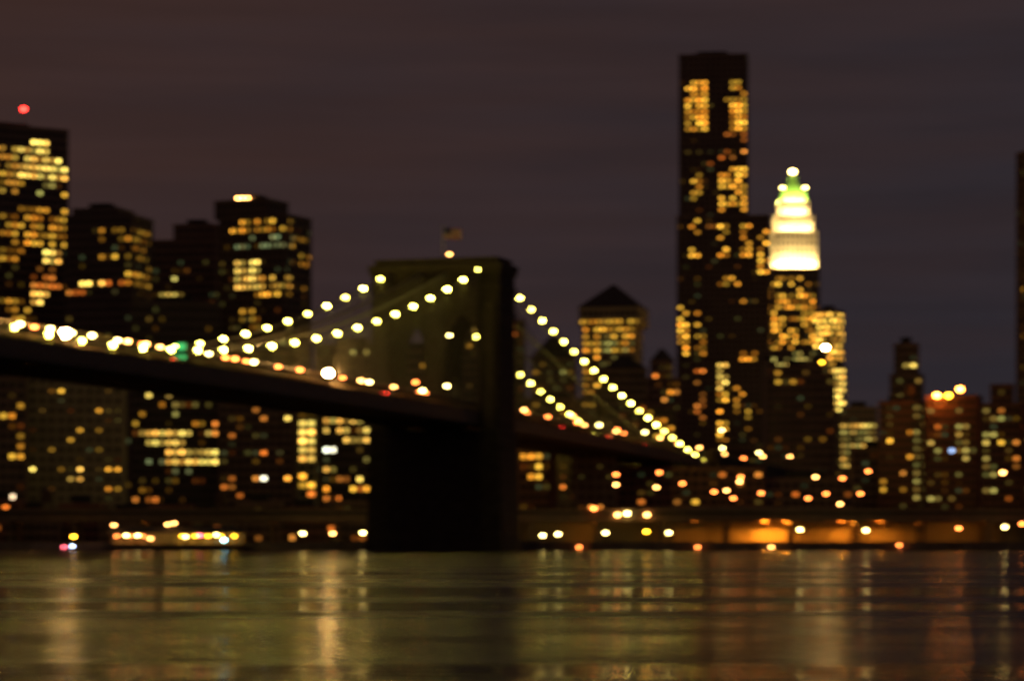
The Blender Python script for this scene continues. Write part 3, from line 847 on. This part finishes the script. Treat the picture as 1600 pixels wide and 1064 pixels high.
# --- which windows are lit, taken from the photograph: (x0,y0,x1,y1, share lit, colour, strength)
RULES = {
 'A': [(-20, 222, 30, 300, .55, TOPAZ, .5), (28, 222, 72, 246, .9, YEL, 1.6), (20, 246, 100, 276, .85, YEL, 1.3), (60, 262, 106, 282, .8, YEL, 1.2), (0, 264, 60, 300, .6, AMB, .6), (92, 270, 108, 305, .8, AMB, .7), (30, 275, 92, 305, .4, OLV, .5),
       (0, 326, 108, 356, .75, AMB, .62), (35, 356, 108, 388, .8, AMB, .8), (0, 356, 35, 410, .65, AMB, .42), (68, 394, 102, 410, .8, YEL, 1.5), (50, 410, 100, 450, .5, ORA, .5), (0, 460, 50, 500, .5, AMB, .4), (40, 450, 75, 480, .3, YEL, 1.6), (0, 500, 60, 545, .3, AMB, .4)],
 'B': [(150, 356, 190, 380, .6, AMB, .42), (190, 358, 232, 392, .65, AMB, .48), (150, 394, 232, 408, .6, AMB, .55), (118, 396, 150, 402, .3, OLV, .3), (195, 420, 235, 448, .6, AMB, .55), (168, 440, 200, 455, .6, ORA, .6), (128, 442, 170, 456, .85, YEL, 1.7), (108, 448, 130, 458, .7, ORA, .7), (132, 462, 150, 468, .5, GRN, .6), (205, 470, 235, 492, .25, ORA, .35), (200, 505, 235, 520, .3, AMB, .3)],
 'C': [(258, 415, 290, 440, .35, OLV, .7), (290, 412, 308, 425, .4, OLV, .7), (245, 450, 285, 468, .7, YEL, .55), (285, 455, 345, 475, .15, OLV, .35), (300, 430, 345, 450, .08, OLV, .3)],
 'D': [(362, 345, 455, 362, .85, AMB, .9), (362, 362, 460, 392, .45, GRN, .35), (455, 365, 486, 420, .35, AMB, .45), (368, 404, 406, 440, .92, YEL, 1.5), (366, 414, 410, 456, .93, YEL, 1.5), (404, 426, 455, 448, .75, TOPAZ, 1.3), (400, 444, 446, 462, .7, AMB, .95), (446, 440, 486, 470, .25, AMB, .35), (372, 475, 405, 512, .5, AMB, .5), (440, 495, 465, 560, .25, OLV, .35)],
 'E0': [(-5, 600, 44, 800, .2, AMB, .45)],
 'E': [(60, 600, 195, 790, .05, AMB, .4), (75, 725, 132, 730, .6, YEL, .9), (105, 745, 150, 756, .5, YEL, .7)],
 'F': [(212, 672, 300, 688, .95, YEL, 1.05), (232, 684, 288, 700, .95, YEL, 1.0), (300, 672, 330, 690, .5, OLV, .7), (262, 706, 340, 722, .9, YEL, 1.1), (262, 632, 312, 652, .6, OLV, .45), (206, 766, 278, 790, .6, ORA, .5), (225, 720, 300, 745, .2, GRN, .3), (206, 600, 345, 780, .05, AMB, .4)],
 'G': [(347, 560, 466, 790, .10, ORA, .45), (378, 630, 400, 655, .6, OLV, .6), (330, 750, 376, 770, .4, ORA, .4)],
 'H0': [(468, 650, 494, 722, 1.0, YEL, 1.7), (430, 735, 494, 760, .6, AMB, 1.1)],
 'H': [(510, 655, 582, 680, .85, YEL, .95), (540, 672, 586, 690, .7, YEL, 1.0), (505, 722, 545, 748, .8, YEL, .8), (500, 545, 600, 650, .06, OLV, .35), (496, 748, 590, 790, .18, ORA, .7), (570, 705, 592, 730, .5, OLV, .4)],
 'H2': [(612, 552, 700, 700, .06, AMB, .3)],
 'K2': [(702, 500, 745, 520, .9, YEL, .8), (708, 525, 740, 552, .55, AMB, .5), (702, 560, 745, 620, .1, AMB, .3)],
 'Q': [(795, 500, 820, 530, .4, ORA, .35)],
 'Q2': [(835, 560, 900, 640, .10, AMB, .35), (870, 575, 890, 600, .4, OLV, .45)],
 'I': [(905, 492, 1013, 525, .82, AMB, .85), (940, 498, 985, 518, .8, TOPAZ, .55), (912, 520, 935, 560, .85, AMB, .95), (955, 520, 1003, 548, .8, AMB, .8), (935, 525, 1000, 575, .55, OLV, .42), (912, 560, 926, 640, .6, AMB, .5), (960, 562, 985, 580, .8, OLV, .5)],
 'R0': [(940, 590, 1008, 640, .12, ORA, .5)],
 'R': [(1005, 575, 1030, 600, .6, ORA, .8), (1030, 600, 1060, 640, .4, ORA, .6)],
 'S1': [(806, 628, 930, 690, .18, AMB, .5)], 'S2': [(932, 640, 1056, 690, .2, AMB, .55), (1020, 650, 1056, 670, .5, AMB, .6)],
 'J': [(1070, 126, 1106, 208, .85, AMB, 1.5), (1140, 126, 1167, 202, .9, AMB, 1.7), (1120, 140, 1138, 176, .35, AMB, 1.5), (1075, 208, 1170, 256, .12, ORA, .9), (1140, 208, 1168, 226, .5, ORA, .5),
       (1076, 258, 1100, 312, .6, AMB, 1.2), (1142, 258, 1170, 336, .8, AMB, 1.5), (1120, 268, 1142, 336, .45, AMB, 1.4), (1074, 345, 1092, 370, .6, AMB, 1.0), (1104, 345, 1118, 360, .5, ORA, .8), (1120, 345, 1142, 400, .65, AMB, 1.5), (1154, 350, 1178, 402, .65, AMB, 1.4), (1185, 350, 1208, 432, .6, AMB, 1.6),
       (1074, 385, 1092, 400, .6, AMB, 1.3), (1076, 430, 1100, 444, .4, AMB, .6), (1124, 430, 1158, 445, .5, AMB, 1.0), (1056, 478, 1076, 558, .7, AMB, 1.6), (1082, 484, 1100, 555, .4, AMB, .6), (1160, 465, 1180, 500, .25, AMB, .5),
       (1082, 574, 1102, 660, .6, ORA, .8), (1118, 570, 1140, 612, .8, YEL, 1.9), (1118, 612, 1140, 702, .6, AMB, 1.5), (1150, 600, 1176, 690, .3, AMB, .8), (1160, 550, 1182, 562, .5, AMB, 1.4)],
 'K': [(1196, 428, 1276, 455, .35, AMB, 1.3), (1196, 455, 1276, 548, .6, AMB, 1.5), (1205, 548, 1276, 576, .5, OLV, .8)],
 'L': [(1270, 488, 1322, 545, .85, TOPAZ, 1.9), (1296, 545, 1322, 640, .85, TOPAZ, 1.7)],
 'L2': [(1296, 575, 1324, 640, .92, YEL, 1.7)],
 'M': [(1196, 577, 1310, 740, .03, AMB, .4), (1204, 577, 1262, 590, .2, AMB, .6)], 'M2': [(1090, 650, 1200, 720, .05, AMB, .4)],
 'N': [(1312, 655, 1372, 668, .9, YEL, .7), (1312, 668, 1372, 715, .55, OLV, .55), (1315, 695, 1372, 735, .75, YEL, .75)],
 'O': [(1388, 580, 1416, 592, .6, YEL, .5), (1414, 560, 1436, 572, .9, YEL, 1.2), (1390, 590, 1444, 632, .4, OLV, .28)],
 'P1': [(1422, 632, 1442, 790, .85, OLV, .55), (1424, 700, 1442, 724, .8, ORA, .7), (1374, 632, 1424, 790, .08, AMB, .6)],
 'P2': [(1447, 630, 1536, 790, .16, OLV, .45), (1455, 632, 1475, 700, .3, ORA, .4), (1492, 640, 1520, 720, .25, YEL, .5)],
 'P3': [(1533, 636, 1556, 770, .7, OLV, .45), (1556, 640, 1600, 780, .12, ORA, .5), (1533, 632, 1552, 645, .8, YEL, .5)],
 'P4': [(1596, 640, 1700, 790, .2, OLV, .45)], 'Z': [(1594, 300, 1700, 600, .12, AMB, .4)],
 'N2': [(1330, 705, 1420, 780, .06, AMB, .5)],
 'T1': [(812, 700, 830, 715, .7, AMB, .6), (818, 706, 850, 752, .5, AMB, 1.0)], 'T2': [(872, 706, 962, 780, .08, ORA, .7)],
 'T3': [(966, 735, 1190, 790, .10, ORA, .7)], 'T4': [(1194, 752, 1330, 790, .08, ORA, .6)],
}
for k in range(9): RULES['row%d' % k] = [(-30, 786, 600, 846, .12, ORA, .45)]
# single lit windows that stand out: (x, y, colour, strength)
SPOTS = [(58, 463, YEL, 2.2), (66, 478, YEL, 2.2), (92, 407, YEL, 1.8), (55, 728, YEL, 2.2), (90, 612, AMB, 1.4), (158, 635, AMB, 1.0), (228, 620, YEL, 1.2), (265, 620, OLV, .8), (130, 665, AMB, .8),
         (170, 735, AMB, 1.4), (190, 728, AMB, 1.3), (165, 760, AMB, .9), (120, 726, YEL, 2.0), (340, 715, YEL, 2.0), (337, 668, ORA, 1.0), (337, 683, ORA, 1.0), (352, 777, YEL, 1.6), (412, 741, WHT, 2.6), (395, 752, ORA, .9),
         (445, 748, TOPAZ, 1.8), (514, 710, WHT, 2.8), (520, 709, WHT, 2.4), (453, 650, YEL, 1.5), (413, 707, ORA, 1.2), (505, 762, AMB, 1.5), (565, 742, YEL, 1.7), (552, 758, AMB, 1.5), (575, 765, AMB, 1.2), (535, 778, ORA, 1.1), (485, 778, ORA, 1.0),
         (16, 779, WHT, 2.4), (53, 799, ORA, 1.8), (10, 800, ORA, 1.4), (18, 655, AMB, .7), (20, 708, AMB, .9), (835, 715, AMB, 1.4), (838, 733, AMB, 1.2), (840, 748, AMB, 1.1), (886, 756, ORA, 1.2),
         (935, 597, AMB, 1.6), (1015, 590, ORA, 1.2), (1045, 608, AMB, 1.4), (1172, 559, AMB, 2.0), (1390, 688, AMB, 1.6), (1410, 733, ORA, .7), (1482, 706, BLU, 1.1), (1505, 700, OLV, .8), (1540, 686, YEL, .9), (1566, 697, AMB, 1.3), (1450, 693, OLV, .9), (1565, 650, OLV, .6),
         (925, 790, ORA, 1.2), (935, 797, ORA, 1.0), (1085, 780, AMB, 1.0), (1190, 745, ORA, .8), (1205, 800, ORA, .6)]
def bay_px(b):
    (x, y, z), ca, sa = b[2], b[5], b[6]
    return proj((b[7] + ca * x - sa * y, b[0] + sa * x + ca * y, b[8] + z))
ROOT_KEY = {BLD[k][0].name: k for k in BLD}
taken = {}
def light_bay(i, col, s, rr):
    b = BAYS[i]
    if i in taken: o = taken[i]
    else:
        o = put('window', window_mesh(*b[4]), b[1], b[2], b[3]); taken[i] = o
    j = rr.uniform(-.12, .14)
    o.color = (col[0], max(0, col[1] * (1 + 2 * j)), max(0, col[2] * (1 + 3 * j)), s)
count = {}
pxs = [bay_px(b) for b in BAYS]
rng = random.Random(11)
GAIN = 1.7
for i, b in enumerate(BAYS):
    key = ROOT_KEY[b[1].name]
    x, y = pxs[i]
    if not (-30 < x < 1640): continue
    for (x0, y0, x1, y1, pr_, col, s) in RULES.get(key, ()):
        if x0 <= x <= x1 and y0 <= y <= y1 and rng.random() < pr_:
            if count.get(key, 0) >= 290: break
            count[key] = count.get(key, 0) + 1
            light_bay(i, col, GAIN * s * (.25 + 1.5 * rng.random() ** 1.5), rng)
            break
# faintly glowing panes added at random to lift the facade tone
for i in rng.sample(range(len(BAYS)), len(BAYS)):
    key = ROOT_KEY[BAYS[i][1].name]; x, y = pxs[i]
    if i in taken or not (-10 < x < 1620) or y > 800 or count.get(key, 0) >= 290: continue
    if y < {'A': 222, 'B': 354, 'C': 402, 'D': 343, 'J': 124, 'K': 428, 'I': 492}.get(key, 0) or (key == 'A' and 300 < y < 326): continue   # plant floors
    if rng.random() < .17:
        count[key] = count.get(key, 0) + 1
        light_bay(i, rng.choice((AMB, ORA, OLV, YEL, GRN)), rng.uniform(.02, .13), rng)
for (x, y, col, s) in SPOTS:
    best = None
    for i, b in enumerate(BAYS):
        dd = math.hypot(pxs[i][0] - x, pxs[i][1] - y)
        if dd < 11 and (best is None or (b[0], dd) < best[0]): best = ((b[0], dd), i)
    if best: light_bay(best[1], col, GAIN * s, rng)

# ------------------------------------------------------------------ waterfront: elevated highway, ramp, pier market, lamps
YV = 850.0
hw = empty('elevated_highway', (0, YV, GZ)); tag(hw, 'long dark elevated highway on columns running along the far shore', 'highway')
m_ = MB(); m_.box(-420, 420, -8, 8, 8.6, 9.5); m_.build('road_deck', M['asphalt'], hw)
for yy in (-8.0, 7.75):
    m_ = MB(); m_.box(-420, 420, yy - .15, yy + .15, 6.6, 8.59); m_.build('girder', M['steel'], hw)
    m_ = MB(); m_.box(-420, 420, yy - .2, yy + .2, 9.51, 10.5); m_.build('parapet', M['steel'], hw)
cols_me = MB(); cols_me.box(-.55, .55, -.55, .55, 0, 5.4); cols_me.box(-.8, .8, -.8, .8, 0, .5)
cme = cols_me.mesh('column', M['steel'])
cap = MB(); cap.box(-.6, .6, -7.6, 7.6, 5.42, 6.58); capme = cap.mesh('cross_beam', M['steel'])
for k in range(-20, 21):
    if abs(k * 20 + 20) < 0: continue
    for yy in (-6, 6): put('column', cme, hw, (k * 20 + 6, yy, 0))
    put('cross_beam', capme, hw, (k * 20 + 6, 0, 0))
rp = empty('ramp', (0, 885, GZ)); tag(rp, 'curving elevated ramp with lamps behind the shore highway, right of the tower', 'ramp')
m_ = MB(); pts = [(20 + 8 * k, 14 * math.sin(k / 5.0) * .5, 9.5 + 1.2 * math.sin(k / 4.0)) for k in range(15)]
for a, b in zip(pts[:-1], pts[1:]):
    m_.hexa([(a[0], a[1] - 5, a[2] - 1), (b[0], b[1] - 5, b[2] - 1), (b[0], b[1] + 5, b[2] - 1), (a[0], a[1] + 5, a[2] - 1),
             (a[0], a[1] - 5, a[2]), (b[0], b[1] - 5, b[2]), (b[0], b[1] + 5, b[2]), (a[0], a[1] + 5, a[2])])
m_.build('road_deck', M['asphalt'], rp)
for s in (-1, 1):
    m_ = MB()
    for a, b in zip(pts[:-1], pts[1:]): m_.beam((a[0], a[1] + s * 4.9, a[2] + .5), (b[0], b[1] + s * 4.9, b[2] + .5), .25, .98)
    m_.build('parapet', M['concrete'], rp)
for a in pts[::3]:
    m_ = MB(); m_.box(a[0] - .8, a[0] + .8, a[1] - 2, a[1] + 2, 0, a[2] - 1.01); m_.build('column', M['concrete'], rp)
def ramp_pt(x):
    k = (x - 20) / 8.0
    return 885 + 14 * math.sin(k / 5.0) * .5, GZ + 9.5 + 1.2 * math.sin(k / 4.0)
ramp_l = [(958, 757), (967, 741), (1026, 738), (1030, 761), (1062, 755), (1120, 768), (1131, 766), (1150, 778), (1153, 745), (1160, 752), (1185, 770), (1267, 778), (1270, 745), (1295, 771), (1312, 747), (1317, 787), (1340, 771), (1361, 736)]
for k, (px, py) in enumerate(ramp_l):
    Y = 885.0
    x = (px - 800) / F * Y
    ry, rz = ramp_pt(x)
    tz = CAMZ + (HOR - py) / F * ry
    small_lamp('ramp_lamp', ((px - 800) / F * ry, ry, rz), max(tz, rz + 1.6), 'sodium' if k % 3 else 'warm',
               f'orange street lamp on the elevated ramp, {ORD[k]} from the left', 'street lamps on the ramp', .48, .9, (-1 if k % 2 else 1, 0))
# backing wall of the quay street, lit by the sodium lamps under the highway
wl_ = MB()
wl_.box(-16, 190, 862, 863, GZ, GZ + 6.2)
for k in range(35): wl_.box(-16 + k * 6, -15.4 + k * 6, 861.7, 861.99, GZ, GZ + 6.0)
wl_.box(-16.2, 190.2, 861.6, 863.2, GZ + 6.21, GZ + 6.6)
tag(wl_.build('retaining_wall', M['tan']), 'long pale retaining wall glowing orange behind the highway columns', 'wall')
# lamps along the quay
quay_l = [(115, 838, 'gold', 830), (473, 833, 'white', 830), (520, 833, 'warm', 830), (567, 832, 'white', 830), (807, 828, 'warm', 832), (848, 836, 'white', 828), (872, 834, 'white', 828), (946, 832, 'white', 828), (1010, 830, 'gold', 834),
          (1045, 832, 'white', 828), (1250, 827, 'white', 828), (1353, 828, 'white', 828), (1498, 825, 'sodium', 828), (1570, 823, 'white', 828), (1597, 818, 'sodium', 830)]
for k, (px, py, kind, Y) in enumerate(quay_l):
    p = P(px, py, Y)
    small_lamp('quay_lamp', (p.x, Y, GZ), max(p.z, GZ + 2), kind, f'{dict(gold="golden", white="white", warm="amber", sodium="orange")[kind]} lamp on the quay promenade, {ORD[k]} from the left edge',
               'lamps on the quay promenade', .5, 0)
small_lamp('street_lamp', (P(1571, 0, 872).x, 872, GZ), CAMZ + (HOR - 738) / F * 872, 'warm', 'tall amber street lamp standing before the rightmost housing blocks', None, .6, .8)
# sodium lamps slung under the highway
under = [(925, 4, .25), (1085, 7, .3), (1195, 7, 5.6), (1228, 7, 4.0), (1316, 7, 2.4), (1376, 7, 1.6), (1500, 4, .3), (480, 2, .3), (250, 2, .3)]
for k, (px, dy, pw) in enumerate(under):
    Y = YV + dy
    o = empty('highway_lamp', ((px - 800) / F * Y, Y, GZ + 7.0))
    m_ = MB(); m_.box(-.7, .7, -.3, .3, .1, .35); m_.box(-.06, .06, -.06, .06, .35, 1.59); m_.build('lamp_hood', M['post'], o)
    m_ = MB(); m_.box(-.6, .6, -.25, .25, -.1, .09)
    key = 'sodium_tube_%d' % int(pw * 10)
    if key not in M: M[key] = mat_emit(key, (1.0, .30, .02), 260 * pw)
    m_.build('lens', M[key], o)
    tag(o, f'orange lamp glowing under the shore highway, {ORD[k]} of a scattered row', 'lamp', 'lamps under the highway')
# orange glints on the quay edge: glowing bulbs added further down
# pier market hall, left
mk = empty('market_hall', (P(275, 0, 812).x, 812, 0)); tag(mk, 'low open market hall on the pier with warm lit interior at lower left', 'market hall')
L = 19.5
m_ = MB(); m_.box(-L - 2, L + 2, -6, 11, 1.2, 1.9); m_.build('pier_deck', M['quay'], mk)
for k in range(12):
    m_ = MB(); m_.tube([(-L - 1 + k * 3.7, -5.2, -3), (-L - 1 + k * 3.7, -5.2, 1.19)], .3, 8); m_.build('pile', M['tank'], mk)
m_ = MB(); m_.box(-L, L, 4, 4.4, 1.9, 5.2); m_.build('wall', M['tan'], mk)
m_ = MB(); m_.hexa([(-L - 1, -4.5, 5.21), (L + 1, -4.5, 5.21), (L + 1, 6, 5.21), (-L - 1, 6, 5.21), (-L + 2, .5, 7.2), (L - 2, .5, 7.2), (L - 2, 1.5, 7.2), (-L + 2, 1.5, 7.2)]); m_.build('roof', M['slate'], mk)
for k in range(11):
    m_ = MB(); m_.box(-L + k * 3.85 - .15, -L + k * 3.85 + .15, -3.6, -3.3, 1.91, 5.2); m_.build('column', M['post'], mk)
for k in range(10):
    if k in (3, 4): continue
    m_ = MB(); m_.ball((-L + 1.9 + k * 3.85, 1.0, 4.3), .34); m_.build('lamp', lamp_mat('sodium' if k < 3 else 'gold'), mk)
pier_l = [(178, 820, 'warm'), (197, 836, 'white'), (215, 836, 'white'), (235, 841, 'warm'), (262, 819, 'warm'), (272, 817, 'warm'), (290, 838, 'white'), (312, 836, 'pink'), (338, 835, 'white'), (350, 846, 'cyan'), (113, 853, 'blue'), (100, 855, 'pink')]
for k, (px, py, kind) in enumerate(pier_l):
    Y = 808.0
    p = P(px, py, Y)
    bz = 1.91
    if px < 160:
        # float with a small light
        o = empty('mooring_float', (p.x, Y, 0))
        m_ = MB(); m_.box(-1.6, 1.6, -.8, .8, -.3, .35); m_.build('hull', M['tank'], o)
        m_ = MB(); m_.tube([(0, 0, .35), (0, 0, max(.9, p.z - .3))], .06, 6); m_.build('mast', M['post'], o)
        m_ = MB(); m_.ball((0, 0, max(1.1, p.z)), .3); m_.build('bulb', lamp_mat(kind), o)
        tag(o, f'small float with a {"blue" if kind == "blue" else "pink"} light off the quay at lower left', 'float', 'floats with lights')
        continue
    small_lamp('pier_lamp', (p.x, Y, bz), max(p.z, bz + 1.2), kind, f'{dict(warm="amber", white="white", pink="pinkish", cyan="cyan")[kind]} lamp on the market pier, {ORD[k]} from its left end',
               'lamps on the market pier', .42, 0)

# bulbs added for orange glints on the quay face, then highway girder lamps
for k, (px, py, kind) in enumerate(((905, 855, 'sodium'), (1090, 855, 'sodium'), (1205, 855, 'warm'), (1405, 852, 'sodium'))):
    p = P(px, py, SHORE - 1.9)
    o = empty('glint_bulb', (p.x, SHORE - 1.52, p.z))
    m_ = MB(); m_.box(-.5, .5, -.12, .0, -.35, .35); m_.beam((0, -.1, .3), (0, -.5, .45), .12); m_.build('bracket', M['post'], o)
    m_ = MB(); m_.ball((0, -.5, .1), .36); m_.build('bulb', lamp_mat(kind), o)
    tag(o, f'bulb added as an orange glint low on the quay face, {ORD[k]} from the left', 'lamp', 'glint bulbs on the quay face')
for k, (px, py, kind) in enumerate(((928, 794, 'sodium'), (965, 804, 'warm'), (980, 802, 'white'), (1011, 804, 'warm'))):
    p = P(px, py, YV - 8.8)
    o = empty('girder_lamp', (p.x, YV - 8.22, p.z))
    m_ = MB(); m_.box(-.3, .3, -.15, .0, -.4, .4); m_.beam((0, -.1, .2), (0, -.6, .35), .12); m_.build('bracket', M['post'], o)
    m_ = MB(); m_.ball((0, -.6, 0), .55); m_.build('bulb', lamp_mat(kind), o)
    tag(o, f'bright lamp on the highway girder right of the tower, {ORD[k]} from the left', 'lamp', 'lamps on the highway girder')
